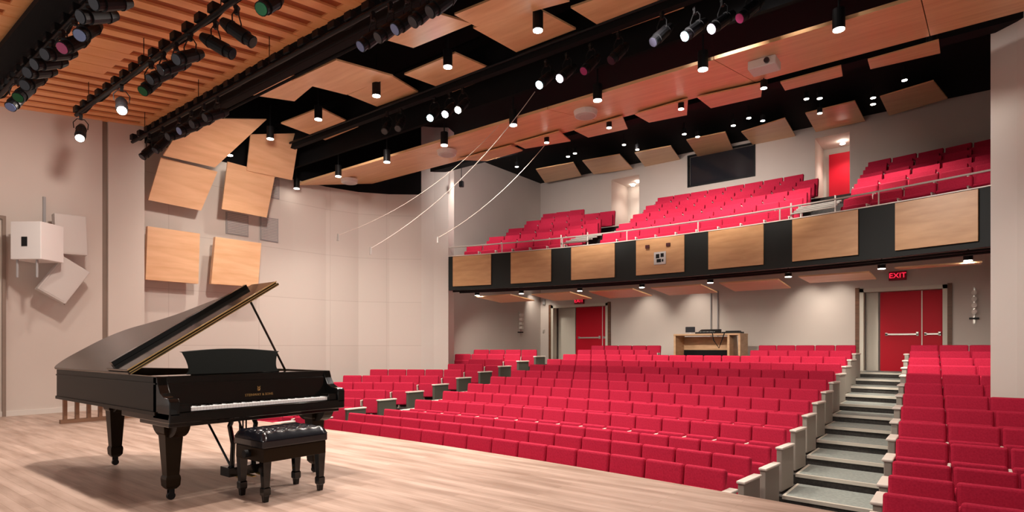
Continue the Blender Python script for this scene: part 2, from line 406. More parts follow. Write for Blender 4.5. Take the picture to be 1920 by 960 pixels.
for i, q in enumerate(pend):
    o = pen if i == 0 else copy_tree(pen)
    if q[0] is None: p = atZ(*q[1], q[2])
    else: p = Vector(q[:3])
    if i >= 6 and q[0] is not None: p.z = 5.30
    o.location = p; tag(o, q[3], 'ceiling light', q[4])
    if p.x > -12.5: spot('downlight', (p.x, p.y, p.z-.02), (p.x, p.y+(0 if i < 6 else .6), p.z-3), 230, 120, .9)
# small track lights
def make_track():
    r = empty('track_light', (0, 0, 0))
    b = MB(); b.cyl((0, 0, .008), (0, 0, .14), .055, n=14); b.cyl((0, 0, .14), (0, 0, .3), .01, n=6); b.build('housing', 'black_metal', r)
    b = MB(); b.cyl((0, 0, 0), (0, 0, .007), .05, n=14); b.build('lamp', 'lamp', r)
    return r
trk = make_track(); KIDS.clear(); reg(trk)
tl = [(862, 308), (969, 313), (1065, 294), (1078, 288), (1170, 272), (1195, 281), (1283, 252), (1308, 257), (1375, 236), (1404, 222), (1430, 227), (1512, 186), (1537, 185), (1537, 213), (1637, 184), (1637, 196), (1696, 151)]
for i, (x, y) in enumerate(tl):
    o = trk if i == 0 else copy_tree(trk)
    o.location = atZ(x, y, 6.55); tag(o, f'small black track light glowing in the rear ceiling gap, {ORD[i+1]} from the left', 'ceiling light', 'track lights in the rear ceiling gap')
    p = o.location
    if i % 3 == 1 and p.x < -4: spot('wall_wash_lamp', (p.x, p.y, p.z-.02), (p.x, 18.8, 5.6), 130, 80, 1, (1, .90, .84))
    if i % 2 == 0:
        spot('track_lamp', (p.x, p.y, p.z-.02), (p.x, p.y+1.0, p.z-3), 110, 85, .8, (1, .88, .78))
bl = [(1025, 268), (1142, 240), (1277, 205), (1432, 166)]
for i, (x, y) in enumerate(bl):
    o = copy_tree(trk); p = slope(x, y, 5.43-.2*8.6-.18, .2); o.location = p; o.name = 'track_light'
    tag(o, f'small round light under the long plywood band, {ORD[i+1]} from the left', 'ceiling light', 'small lights under the long band')
    spot('band_lamp', (p.x, p.y, p.z-.02), (p.x*1.05-.6, 14.9, 4.6), 520, 66, 1, (1, .88, .80), .06)
# ceiling speakers on the band
def band_speaker(px, py, label):
    p = slope(px, py, 5.43-.2*8.6-.10, .2)
    r = empty('ceiling_loudspeaker', p, 0, label, 'loudspeaker', 'white loudspeakers on the long band')
    b = MB(); b.cyl((0, 0, -.03), (0, 0, .06), .20, .22, n=24); b.build('rim', 'white', r)
    b = MB(); b.cyl((0, 0, -.05), (0, 0, -.03), .13, .18, n=24); b.build('cone', 'speaker_grey', r)
for a in [(655, 341, 'round white ceiling speaker at the far left of the long band'), (838, 288, 'round white ceiling speaker, second from the left on the band'), (1098, 215, 'round white ceiling speaker in the middle of the band')]: band_speaker(*a)
p = slope(1433, 128, 5.43-.2*8.6-.14, .2)
r = empty('ceiling_projector', p, .0, 'white box-shaped projector mounted under the long plywood band', 'projector')
b = MB(); b.box(-.2, .2, -.16, .16, -.03, .10); b.build('body', 'white', r, .015)
b = MB(); b.cyl((.08, -.16, .03), (.08, -.20, .03), .04, n=14); b.build('lens', 'lens_dark', r)

# stage spotlights
def make_stage_spot(lens):
    r = empty('stage_spotlight', (0, 0, 0))
    b = MB(); b.cyl((0, 0, -.05), (0, -.26, -.05), .085, .095, n=14); b.cyl((0, 0, -.05), (0, .14, -.05), .095, .06, n=14); b.cyl((0, -.26, -.05), (0, -.36, -.05), .075, .085, n=14)
    b.build('housing', 'black_metal', r)
    b = MB(); b.cyl((0, -.362, -.05), (0, -.37, -.05), .072, n=16); b.build('lens', lens, r)
    b = MB(); b.tube([(-.11, -.05, -.05), (-.12, -.05, .06), (-.06, -.05, .14), (.06, -.05, .14), (.12, -.05, .06), (.11, -.05, -.05)], .009, 6); b.build('yoke', 'black_metal', r)
    b = MB(); b.box(-.025, .025, -.075, -.025, .13, .22); b.cyl((-.03, -.05, .22), (.03, -.05, .22), .035, n=10); b.build('clamp', 'black_metal', r)
    return r
protos = {}
def stage_spot(loc, aim, lens, label, group):
    if lens not in protos:
        r = make_stage_spot(lens); reg(r); protos[lens] = r; o = r
    else: o = copy_tree(protos[lens])
    o.location = loc; d = Vector(aim)-Vector(loc); o.scale = (.84,)*3
    yaw = math.atan2(d.x, -d.y); pitch = math.atan2(-d.z, math.hypot(d.x, d.y))
    o.rotation_euler = (0, 0, yaw)
    for ch in [c for c in bpy.data.objects if c.parent == o and c.name.split('.')[0] in ('housing', 'lens')]:
        ch.rotation_euler = (pitch, 0, 0)
    tag(o, label, 'spotlight', group); return o
# three battens with their rows of lights
def batten(y, z, x0, x1, label, n=2):
    r = empty('lighting_batten', (x0, y, z), 0, label, 'lighting batten')
    b = MB(); b.cyl((0, 0, 0), (x1-x0, 0, 0), .03, n=12); b.build('pipe', 'black_metal', r)
    x = 0; o0 = None
    while x < x1-x0-.2:
        if o0 is None:
            b = MB(); b.box(0, .14, -.05, .05, .03, .13); o0 = b.build('outlet_box', 'black_metal', r, .01); o = o0
        else:
            o = o0.copy(); COL.objects.link(o)
        o.location = (x, 0, 0); x += .34
    b = MB()
    pts = []
    for i in range(int((x1-x0)/.25)):
        pts.append((i*.25, .05+.012*math.sin(i*1.7), .05-.05*abs(math.sin(i*1.1))))
    b.tube(pts, .014, 6); b.build('power_cable', 'black', r)
    b = MB(); x = .6
    while x < x1-x0: b.cyl((x, 0, .02), (x, 0, zc(y)-z-.01 if z > 5.05 else .155), .006, n=6); x += 2.2
    b.build('hanger', 'black_metal', r)
B2Y, B2Z = 3.28, 5.10; B3Y, B3Z = 4.50, 5.22; B1Y, B1Z = 2.25, 5.02
batten(B2Y, B2Z, -11.8, 4, 'single black pipe batten carrying a few stage lights under the strip ceiling')
batten(B3Y, B3Z, -12.9, 4, 'black pipe batten along the front edge of the strip ceiling')
batten(B1Y, B1Z, -12.6, 4, 'densely hung black pipe batten at the upper left of the stage')
b = MB(); b.box(0, 16.6, -.10, .27, 0, .08); o = b.build('hanging_cable_tray', 'black'); o.location = (-12.6, 2.08, 5.185); tag(o, 'wide black cable tray beside the densely hung stage light batten', 'cable tray')
stage_c = Vector((-6, 2.0, 0))
def on_batten(px, py, y, z): 
    p = atY(px, py, y); return Vector((p.x, y, z-.24))
LG = {2: 'lights on the middle batten', 3: 'lights on the front batten', 1: 'lights on the dense left batten'}
def bl_(n, items, by, bz_):
    for i, (px, lens, aim) in enumerate(items):
        u = (px-CX)/F; X = by*(CS*u-SN)/(CS+SN*u)
        col = {'lens_green': 'green-lensed', 'lens_blue': 'pale blue-lensed', 'lens_pink': 'pink-lensed', 'lens_dark': 'dark-lensed', 'lamp': 'glowing white'}[lens]
        nm = {1: 'dense left batten', 2: 'middle batten', 3: 'front batten'}[n]
        stage_spot((X, by, bz_-.258), Vector((X, by, bz_-.258))+Vector(aim), lens, f'{col} black stage spotlight, {ORD[i+1]} from the left on the {nm}', LG[n])
bl_(2, [(152, 'lamp', (1.6, -.6, -1.6)), (228, 'lamp', (1.6, -.5, -1.4)), (288, 'lens_green', (.5, -1, -1.2)), (312, 'lens_dark', (.2, -1, -.8)), (336, 'lens_dark', (.1, -1, -.7)), (362, 'lens_dark', (.3, -1, -.7)), (398, 'lens_dark', (1.4, 1, -1)), (437, 'lens_dark', (1.4, 1, -1.2)), (512, 'lens_green', (.5, -1, -1))], B2Y, B2Z)
bl_(3, [(284, 'lens_dark', (.1, -1, -1.2)), (308, 'lens_dark', (.2, -1, -1.2)), (340, 'lens_dark', (.2, -1, -.6)), (363, 'lens_blue', (.1, -1, -.6)), (386, 'lens_dark', (.2, -1, -.6)), (412, 'lens_dark', (.1, -1, -.6)), (705, 'lens_blue', (-.3, -1, -1)), (738, 'lens_dark', (-.3, -1, -1)), (770, 'lens_blue', (-.3, -1, -1)), (802, 'lens_dark', (-.3, -1, -1.1)), (836, 'lens_dark', (-.3, -1, -1))], B3Y, B3Z)
bl_(1, [(36, 'lens_blue', (1, -1, -1.6)), (52, 'lens_green', (1, -1, -1.4)), (70, 'lens_dark', (.9, -1, -1)), (86, 'lens_dark', (.6, -1, -.6)), (104, 'lens_dark', (.4, -1, -.6)), (122, 'lens_dark', (.5, -1, -.6)), (146, 'lens_pink', (.6, -1, -1.0)), (172, 'lens_blue', (.9, -1, -1.2)), (196, 'lens_dark', (.3, -1, -.6)), (222, 'lens_dark', (.3, -1, -.6))], B1Y, B1Z)
# catwalk spotlights, lit ones throw the stage light
cw = [(720, 245, 'lens_dark'), (745, 240, 'lens_dark'), (805, 220, 'lamp_cyan'), (833, 213, 'lamp_pink'), (857, 205, 'lamp_warm'), (1009, 158, 'lamp_cyan'), (1047, 146, 'lamp_pink'), (1092, 132, 'lens_pink'), (1143, 112, 'lens_dark'), (1222, 78, 'lens_dark'), (1281, 67, 'lamp_cyan'), (1331, 53, 'lamp_pink'), (1384, 33, 'lens_pink')]
nlit = 0
for i, (px, py, lens) in enumerate(cw):
    p = atY(px, py, 7.9-.36)
    col = {'lamp_cyan': 'bright cyan-white', 'lamp_pink': 'bright pinkish-white', 'lamp_warm': 'bright warm white', 'lens_dark': 'unlit', 'lens_pink': 'dim pink'}[lens]
    aim = (-6.3, 2.2, .4) if lens.startswith('lamp') else (-6, 2.5, 0)
    d = (Vector(aim)-p).normalized()
    base = p-d*.30+Vector((0, 0, .03))
    stage_spot(base, Vector(base)+d, lens, f'{col} spotlight in the black catwalk gap, {ORD[i+1]} from the left', 'spotlights in the catwalk gap')
b = MB(); b.cyl((-13.5, 7.75, 6.05), (2.2, 7.75, 6.05), .025); tag(b.build('catwalk_pipe', 'black_metal'), 'black pipe holding the row of lit catwalk spotlights', 'pipe')

# ------------------------------------------------------------------ grand piano   local a (bass->treble) = +Y, b (front->tail) = -X
PX, PY = -4.725, 1.896
W, L = 1.565, 2.86
def P(a, b_, z): return Vector((-b_, a, z))
piano = empty('grand_piano', (PX, PY, 0), 0, 'black concert grand piano with raised lid standing on the wooden stage', 'piano')
def catmull(pts, n=6):
    out = []
    for i in range(1, len(pts)-2):
        p0, p1, p2, p3 = [Vector(p) for p in pts[i-1:i+3]]
        for k in range(n):
            t = k/n
            out.append(.5*((2*p1)+(p2-p0)*t+(2*p0-5*p1+4*p2-p3)*t*t+(3*p1-p0-3*p2+p3)*t**3))
    out.append(Vector(pts[-2])); return out
def outline(b0, grow=0.0):
    """closed rim outline from (0,b0) round the tail to (W,b0)"""
    g = grow
    cur = catmull([(W+g, .7), (W+g, .95), (W-.02+g, 1.25), (1.30+g, 1.62), (1.02+g, 1.95), (.86+g, 2.30), (.74+g, 2.62), (.56+g*.5, L-.05+g), (.32, L+g), (.12, L-.02+g), (-g, L-.16), (-g, L-.5)], 5)
    pts = [(-g, b0), (-g, 1.2)] + [(p.x, p.y) for p in cur[::-1]] + [(W+g, b0)]
    return pts
def inset(poly, t):
    n = len(poly); out = []
    for i in range(n):
        a, b_, c = Vector(poly[i-1]), Vector(poly[i]), Vector(poly[(i+1) % n])
        d = ((b_-a).normalized()+(c-b_).normalized()).normalized(); nn = Vector((d.y, -d.x))
        out.append(b_+nn*t)
    # choose the inward side
    cen = sum((Vector(p) for p in poly), Vector((0, 0)))/n
    if (out[1]-cen).length > (Vector(poly[1])-cen).length: out = [2*Vector(p)-o for p, o in zip(poly, out)]
    return [(p.x, p.y) for p in out]
rim = outline(.24)
inn = inset(rim, .07)
b = MB()
n = len(rim); z0, z1 = .685, .985
vs = [P(a, c, z0) for a, c in rim]+[P(a, c, z1) for a, c in rim]+[P(a, c, z1) for a, c in inn]+[P(a, c, .80) for a, c in inn]
fs = []
for i in range(n):
    j = (i+1) % n
    fs += [(i, j, n+j, n+i), (n+i, n+j, 2*n+j, 2*n+i), (2*n+i, 2*n+j, 3*n+j, 3*n+i)]
fs.append(tuple(range(n)))
b.add(vs, fs)
b.build('rim', 'piano_satin', piano)
for zz, gg, hh in ((.685, .012, .028), (.925, .008, .012)):
    ol = outline(.24, gg); b = MB(); b.prism([P(a, c, zz) for a, c in ol], (0, 0, hh)) if hh > .02 else None
    if hh > .02: b.build('rim_moulding', 'piano_satin', piano)
    else:
        o2 = inset(ol, .03); m_ = len(ol)
        v2 = [P(a, c, z) for z in (zz, zz+hh) for a, c in ol]
        b.add(v2, [(i, (i+1) % m_, m_+(i+1) % m_, m_+i) for i in range(m_-1)]); b.build('rim_moulding', 'piano_satin', piano)
b = MB(); b.prism([P(a, c, .80) for a, c in inset(rim, .06)], (0, 0, .03)); b.build('iron_frame', 'gold_frame', piano)
b = MB()
for i in range(60):
    a = .2+i*.02; b.cyl(P(a, .62, .90), P(a*.62+.06, min(2.6, 2.65-max(0, a-.4)*1.35), .90), .0012, n=4)
tag(b.build('strings', 'steel', piano), kind='stuff')
# keybed, slip, arms
b = MB(); b.box(-.95, 0, 0, W, .635, .715); b.box(-.62, -.06, .02, W-.02, .60, .64); b.build('keybed', 'piano_black', piano, .008)
for (a0, a1, nm) in ((0, .075, 'arm'), (W-.075, W, 'arm')):
    prof = [(0.02, .66), (.0, .70), (.0, .80), (.02, .825), (.10, .83), (.17, .86), (.21, .92), (.235, .985), (.30, .985), (.30, .66)]
    b = MB(); b.prism([P(a0, c, z) for c, z in prof], (0, a1-a0, 0)); b.build(nm, 'piano_black', piano, .006)
for a0, a1 in ((.075, .165), (W-.165, W-.075)):
    b = MB(); b.box(-.20, -.02, a0, a1, .715, .775); b.build('key_block', 'piano_black', piano, .006)
KA0, KA1 = .170, W-.170
kw = (KA1-KA0)/52
b = MB()
for i in range(52): b.box(-.185, -.035, KA0+i*kw+.0007, KA0+(i+1)*kw-.0007, .72, .748)
b.build('white_keys', 'ivory', piano)
b = MB()
for i in range(51):
    if (i+5) % 7 in (0, 1, 3, 4, 5): b.box(-.185, -.09, KA0+(i+1)*kw-.006, KA0+(i+1)*kw+.006, .748, .760)
b.build('black_keys', 'piano_black', piano)
b = MB(); b.prism([P(.075, .185, .715), P(.075, .225, .93), P(.075, .245, .93), P(.075, .235, .715)], (0, W-.15, 0)); fb = b.build('fallboard', 'piano_black', piano, .004)
# maker's lettering and lyre emblem
Xf = Matrix.Translation(P(W/2+.03, .198, .80)+Vector((.004, 0, 0))) @ Matrix.Rotation(PI/2, 4, 'Z') @ Matrix.Rotation(PI/2-.18, 4, 'X')
text_mesh('STEINWAY & SONS', .030, 'lettering', 'brass', fb, Xf, .0008)
b = MB()
c0 = P(W/2+.03, .208, .853)+Vector((.006, 0, 0))
for s in (-1, 1): b.tube([c0+Vector((0, s*.004, -.014)), c0+Vector((0, s*.012, -.004)), c0+Vector((0, s*.007, .008)), c0+Vector((0, s*.012, .02))], .002, 5)
for q in (-.004, 0, .004): b.cyl(c0+Vector((0, q, -.014)), c0+Vector((0, q, .016)), .0008, n=4)
b.box(c0.x-.001, c0.x+.001, c0.y-.011, c0.y+.011, c0.z-.018, c0.z-.014); b.build('emblem', 'brass', fb)
# stretcher and music shelf
b = MB(); b.box(-.30, -.235, .07, W-.07, .90, .985); b.box(-.745, -.30, .07, W-.07, .955, .975); b.build('music_shelf', 'piano_black', piano, .004)
# music desk, scalloped sides
mdp = catmull([(.30, .98), (.36, .985), (.385, 1.03), (.375, 1.10), (.35, 1.165), (.35, 1.175), (.6, 1.195), (.78, 1.2), (.96, 1.195), (1.21, 1.175), (1.21, 1.165), (1.185, 1.10), (1.175, 1.03), (1.20, .985), (1.26, .98)], 3)
b = MB(); b.prism([P(q.x-.05, .44+(q.y-.985)*.28, q.y) for q in mdp], (-.018, 0, .004)); md = b.build('music_desk', 'desk_black', piano, .003)
b = MB(); b.box(-.46, -.40, .35, 1.12, .976, .990); b.build('ledge', 'piano_black', md)
# lid
AL = math.radians(32.7); HZ = .992
def LP(a, c, t): return Vector((-c, a*math.cos(AL)-t*math.sin(AL), HZ+a*math.sin(AL)+t*math.cos(AL)))
lo = outline(.745, .012); b = MB(); n = len(lo)
b.add([LP(a, c, 0) for a, c in lo]+[LP(a, c, .022) for a, c in lo], [tuple(range(n)), tuple(range(n, 2*n))]+[(i, (i+1) % n, n+(i+1) % n, n+i) for i in range(n)])
lid = b.build('lid', 'lid_black', piano, .004)
def lbox(m, a0, a1, c0, c1, t0, t1):
    vs = [LP(a, c, t) for t in (t0, t1) for c in (c0, c1) for a in (a0, a1)]
    m.add(vs, [(0, 2, 3, 1), (4, 5, 7, 6), (0, 1, 5, 4), (2, 6, 7, 3), (0, 4, 6, 2), (1, 3, 7, 5)])
b = MB(); lbox(b, .0, W, .76, 1.22, .024, .044); fl_ = b.build('lid_flap', 'piano_black', lid, .003)
b = MB(); lbox(b, .04, W-.09, 1.145, 1.20, .044, .085); b.build('flap_rail', 'piano_black', lid, .002)
b = MB(); lbox(b, 0, W, .738, .744, .0, .006); lbox(b, 0, W, .738, .744, .018, .026); lbox(b, 0, W, .738, .750, .038, .046); b.build('hinge', 'brass', lid)
b = MB(); b.tube([P(W-.09, .86, .95), LP(1.28, .86, -.002)], .011, 8); b.build('lid_prop', 'piano_black', piano)
# legs
def leg(a, c, H=.64):
    b = MB()
    def sec(z, w): return [(x, y, z) for x, y in ((-w, -w), (w, -w), (w, w), (-w, w))]
    lv = [(H, .095), (H-.03, .095), (H-.045, .084), (H-.10, .080), (H-.115, .068), (.20, .047), (.185, .054), (.17, .056), (.115, .052), (.10, .043), (.085, .03)]
    vs = []; fs = []
    for z, w in lv: vs += sec(z, w)
    for i in range(len(lv)-1):
        for k in range(4): fs.append((i*4+k, i*4+(k+1) % 4, (i+1)*4+(k+1) % 4, (i+1)*4+k))
    fs += [(3, 2, 1, 0), tuple(4*(len(lv)-1)+k for k in range(4))]
    b.add(vs, fs); o = b.build('leg', 'piano_satin', piano, .004); o.location = P(a, c, 0)
    b = MB(); b.cyl((-.014, 0, .03), (.014, 0, .03), .03, n=16); b.box(-.022, -.016, -.02, .02, .03, .09); b.box(.016, .022, -.02, .02, .03, .09); b.build('caster', 'black_metal', o)
    return o
leg(.13, .30); leg(W-.13, .30); leg(.37, 2.22, .68)
# leg brackets (curved corners)
for a, c in ((.13, .30), (W-.13, .30), (.37, 2.22)):
    zt = .636 if c < 1 else .684
    for s in (1, -1):
        b = MB()
        pr = [(c+s*.08, zt)] + [(c+s*(.08+.16*(1-math.cos(t))), zt-.12*(1-math.sin(t))) for t in [i*PI/12 for i in range(7)]]
        pr = [(c+s*.24, zt), (c+s*.08, zt), (c+s*.08, zt-.13)] + [(c+s*(.08+.16*math.sin(t)), zt-.13*math.cos(t)) for t in [i*PI/12 for i in range(1, 6)]]
        b.prism([P(a-.05, q[0], q[1]) for q in pr], (0, .10, 0))
        b.build('leg_bracket', 'piano_satin', piano)
# lyre and pedals
b = MB(); ca, cb = W/2, .42
for s in (-1, 1): b.tube([P(ca+s*.07, cb, .64), P(ca+s*.12, cb, .52), P(ca+s*.09, cb, .36), P(ca+s*.10, cb, .16)], .022, 8)
for q in (-.03, .0, .03): b.cyl(P(ca+q, cb, .16), P(ca+q, cb, .64), .007)
b.box(-cb-.07, -cb+.09, ca-.17, ca+.17, .085, .165); b.box(-cb-.05, -cb+.05, ca-.17, ca+.17, .57, .64)
ly = b.build('pedal_lyre', 'piano_black', piano, .004)
for q in (-.09, 0, .09): b = MB(); b.box(-cb+.08, -cb+.20, ca+q-.018, ca+q+.018, .075, .088); b.build('pedal', 'brass', ly, .004)
for s in (-1, 1): b = MB(); b.tube([P(ca+s*.1, cb, .14), P(ca+s*.16, cb+.5, .68)], .011, 6); b.build('lyre_rod', 'piano_black', ly)

# bench
bench = empty('piano_bench', (-4.53, 2.69, 0), 0, 'black tufted leather piano bench in front of the keyboard', 'bench')
BW, BD = .29, .225
def cush():
    b = MB(); nx, ny = 20, 28
    vs = []; 
    for j in range(ny+1):
        for i in range(nx+1):
            x = -BD+2*BD*i/nx; y = -BW+2*BW*j/ny
            ed = min(1, min(i, nx-i)/2.2, min(j, ny-j)/2.2)
            tuft = max(math.exp(-(((x-tx)/.035)**2+((y-ty)/.035)**2)) for tx in (-.12, 0, .12) for ty in (-.2, -.1, 0, .1, .2))
            vs.append((x, y, .485+.066*math.sin(ed*PI/2)-.050*tuft*ed))
    fs = [(j*(nx+1)+i, j*(nx+1)+i+1, (j+1)*(nx+1)+i+1, (j+1)*(nx+1)+i) for j in range(ny) for i in range(nx)]
    b.add(vs, fs); o = b.build('cushion', 'leather', bench, smooth=True)
    b = MB(); b.box(-BD, BD, -BW, BW, .425, .487); b.build('cushion_band', 'leather', o, .01)
    b = MB()
    for tx in (-.12, 0, .12):
        for ty in (-.2, -.1, 0, .1, .2): b.cyl((tx, ty, .496), (tx, ty, .506), .009, .006, n=8)
    b.build('buttons', 'leather', o)
cush()
b = MB(); b.box(-BD+.01, BD-.01, -BW+.01, BW-.01, .315, .425); b.build('frame', 'piano_satin', bench, .006)
for sx in (-1, 1):
    for sy in (-1, 1):
        b = MB(); lv = [(.33, .034), (.12, .024), (.11, .030), (.06, .030), (.05, .022), (0, .018)]
        vs = []
        for z, w_ in lv: vs += [(x, y, z) for x, y in ((-w_, -w_), (w_, -w_), (w_, w_), (-w_, w_))]
        fs = [(i*4+k, i*4+(k+1) % 4, (i+1)*4+(k+1) % 4, (i+1)*4+k) for i in range(len(lv)-1) for k in range(4)]+[(3, 2, 1, 0), tuple(4*(len(lv)-1)+k for k in range(4))]
        b.add(vs, fs); o = b.build('leg', 'piano_black', bench, .003); o.location = (sx*(BD-.045), sy*(BW-.045), 0)
for s in (-1, 1): b = MB(); b.cyl((0, s*(BW-.01), .37), (0, s*(BW+.035), .37), .03, n=16); b.build('height_knob', 'black_metal', bench)

# ------------------------------------------------------------------ seats
def rbox(b, x0, x1, y0, y1, z0, z1, X=None): b.box(x0, x1, y0, y1, z0, z1, X)
def make_seat(end=None):
    r = empty('theatre_seat', (0, 0, 0))
    T = Matrix.Translation((0, .06, .36)) @ Matrix.Rotation(math.radians(-8), 4, 'X')
    b = MB(); b.box(-.243, .243, -.045, .045, 0, .48, T); b.build('backrest', 'red_fabric', r, .032, seg=3)
    T = Matrix.Translation((0, -.06, .30)) @ Matrix.Rotation(math.radians(-7), 4, 'X')
    b = MB(); b.box(-.232, .232, -.085, .0, -.02, .345, T); b.build('seat_cushion', 'red_fabric', r, .030, seg=3)
    b = MB(); b.box(.245, .255, -.10, .02, 0, .575); b.box(.243, .257, -.13, .10, 0, .02); b.build('side_frame', 'cream', r)
    b = MB(); b.box(.234, .266, -.20, .02, .575, .610); b.box(.240, .260, -.20, -.17, .47, .58); b.build('armrest', 'cream', r, .010, seg=2)
    if end:
        s = -1 if end[0] == 'L' else 1
        X = Matrix.Translation((.25*s, -.03, 0))
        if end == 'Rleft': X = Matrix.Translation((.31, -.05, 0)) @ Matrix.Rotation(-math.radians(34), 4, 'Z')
        b = MB(); b.box(min(0, .075*s), max(0, .075*s), -.28, .22, .03, .60, X); b.build('end_panel', 'end_panel_shaded' if end == 'Rleft' else 'end_panel', r, .01)
        b = MB(); b.box(min(-.012*s, .095*s), max(-.012*s, .095*s), -.30, .23, .60, .635, X); b.build('panel_cap', 'cream', r, .012, seg=2)
    return r
seats = {}
for e in (None, 'L', 'R', 'Rleft'):
    seats[e] = make_seat(e)
KIDS.clear(); reg(None)
used = set()
NSEAT = 0
def put_seat(x, y, z, rz, w, end, label, group):
    global NSEAT
    p = seats[end]
    if end in used: o = copy_tree(p)
    else: used.add(end); o = p
    o.location = (x, y, z); o.rotation_euler = (0, 0, rz); o.scale = (w/.5, 1, 1)
    tag(o, label, 'seat', group); NSEAT += 1
    return o
ROWN = ['front row'] + [f'{ORD[i]} row' for i in range(2, 15)]
def slopeang(x):
    d = .2; return math.atan2(-(cx(x+d)-cx(x-d)), 2*d)
# centre block
for k in range(NR):
    w = .4775; x1 = -2.02-.03*max(0, rowY(k)-8)*.8
    if k > 10: pass
    n = 16
    for j in range(n):
        x = x1-w/2-j*w
        if k >= 11 and -7.55 < x < -4.55: continue
        rn = ROWN[k] if k < 12 else 'rearmost row'
        end = 'R' if j == 0 else ('L' if j == n-1 else None)
        y = rowY(k)-cx(x)
        put_seat(x, y, rowZ(k), slopeang(x), w, end, f'red folding seat, {ORD[j+1]} from the right aisle, {rn}, wide centre block', 'centre block seats')
# right block
for k in range(NR):
    w = .555; x0 = -.60-.045*max(0, rowY(k)-6.1)
    lim = 1.6 if k < 6 else .85
    j = 0
    while x0+w*(j+.5) < lim and j < 4:
        x = x0+w*(j+.5)
        rn = ROWN[k] if k < 12 else 'rearmost row'
        put_seat(x, rowY(k)-cx(x), rowZ(k), 0, w, 'L' if j == 0 else None, f'red folding seat, {ORD[j+1]} from the aisle stairs, {rn}, block at the grey pier', 'right block seats')
        j += 1
# left block, rows turned towards the stage
def wx(y):
    if y < 8.6: return -13.95
    if y < 10.5: return -13.65
    if y < 11.0: return -13.3
    if y < 11.5: return -12.9
    if y < 13.1: return -11.95
    return -13.15
A34 = math.radians(34)
for k in range(0, NR-1):
    x0, y0 = -10.98, rowY(k)-cx(-10.98)
    w = .52
    for j in range(7):
        s = w*(j+.5); x = x0-s*math.cos(A34); y = y0-s*math.sin(A34)
        if x-.32 < max(wx(y-.3), wx(y+.2), wx(y)) : break
        if y-.4 < stage_edge(x)+.3: break
        rn = ROWN[k] if k < 12 else 'rearmost row'
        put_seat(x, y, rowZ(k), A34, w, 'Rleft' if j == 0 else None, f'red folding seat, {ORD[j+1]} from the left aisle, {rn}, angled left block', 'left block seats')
print('FLOOR SEATS', NSEAT)

# aisle stairs
def stairs(name, label, xl, wd, k0, drift, d2=0):
    r = empty(name, (0, 0, 0), 0, label, 'stairs')
    for k in range(k0, NR+1):
        xa = xl+drift*max(0, rowY(k)-8); xb = xl+wd+d2*max(0, rowY(k)-8)
        z = (rowZ(k) if k < NR else .55)+.004
        ya = lambda x: edge(k, x)-.015
        yb = lambda x: edge(k+1, x)-.02 if k < NR else edge(k, x)+1.2
        t = MB(); t.prism([(xa, ya(xa)+.03, z), (xb, ya(xb)+.03, z), (xb, yb(xb), z), (xa, yb(xa), z)], (0, 0, .014)); tr = t.build('tread', 'tread_grey', r)
        t = MB(); t.prism([(xa, ya(xa), z-.03), (xb, ya(xb), z-.03), (xb, ya(xb)+.05, z-.03), (xa, ya(xa)+.05, z-.03)], (0, 0, .047))
        t.prism([(xa, ya(xa)+.05, z), (xa+.035, ya(xa)+.05, z), (xa+.035, yb(xa)-.02, z), (xa, yb(xa)-.02, z)], (0, 0, .017)); t.build('nosing', 'nosing', tr)
stairs('aisle_stairs', 'grey stepped aisle stairs with pale nosings climbing to the right red doors', -1.93, 1.11, 3, -.03, -.045)
stairs('aisle_stairs', 'grey stepped aisle stairs between the centre block and the angled left block', -10.62, .80, 3, -.0)

# ------------------------------------------------------------------ balcony
def bY(x, k=0): return 13.3-(x-XC)**2/40*(1-.15*min(k, 4))
BX = [-12.15+i*(12.64/28) for i in range(29)]
b = MB()
# body: terraces and sloping underside
NB = 5
def bedge(k, x): return bY(x)+.15+.62*0+(.12 if k == 0 else .35+.86*k)-.0
def bz0(k): return 3.42+.42*k
for i in range(28):
    xa, xb = BX[i], BX[i+1]
    for k in range(NB+1):
        z = bz0(min(k, NB-1)) if k < NB else bz0(NB-1)+.0
        ya0, yb0 = (bY(xa)+.1, bY(xb)+.1) if k == 0 else (bY(xa, k)+.35+.86*k, bY(xb, k)+.35+.86*k)
        ya1, yb1 = (bY(xa, k+1)+.35+.86*(k+1), bY(xb, k+1)+.35+.86*(k+1)) if k < NB else (18.75, 18.75)
        b.add([(xa, ya0, z), (xb, yb0, z), (xb, yb1, z), (xa, ya1, z)], [(0, 1, 2, 3)])
        if k and k < NB: b.add([(xa, ya0, z-.42), (xb, yb0, z-.42), (xb, yb0, z), (xa, ya0, z)], [(0, 1, 2, 3)])
    b.m = 1
    b.add([(xa, bY(xa)+.1, 2.95), (xb, bY(xb)+.1, 2.95), (xb, 14.2, 3.1), (xa, 14.2, 3.1)], [(0, 1, 2, 3)])
    b.add([(xa, 14.2, 3.1), (xb, 14.2, 3.1), (xb, 18.79, 4.35), (xa, 18.79, 4.35)], [(0, 1, 2, 3)])
    b.m = 0
struct(b.build('floor_balcony', ['carpet', 'wall_paint']))
b = MB()
for i in range(28):
    xa, xb = BX[i], BX[i+1]
    b.prism([(xa, bY(xa), 2.86), (xb, bY(xb), 2.86), (xb, bY(xb), 3.84), (xa, bY(xa), 3.84)], (0, .10, 0))
wbf = struct(b.build('wall_balcony_front', 'fascia_black'))
b = MB()
for i in range(28):
    xa, xb = BX[i], BX[i+1]
    b.prism([(xa, bY(xa)-.02, 3.84), (xb, bY(xb)-.02, 3.84), (xb, bY(xb)+.12, 3.84), (xa, bY(xa)+.12, 3.84)], (0, 0, .02))
struct(b.build('trim_2', 'cream'))
pn = ['leftmost', 'second from the left', 'third from the left', 'fourth, carrying the white notice', 'fifth from the left', 'sixth from the left', 'rightmost']
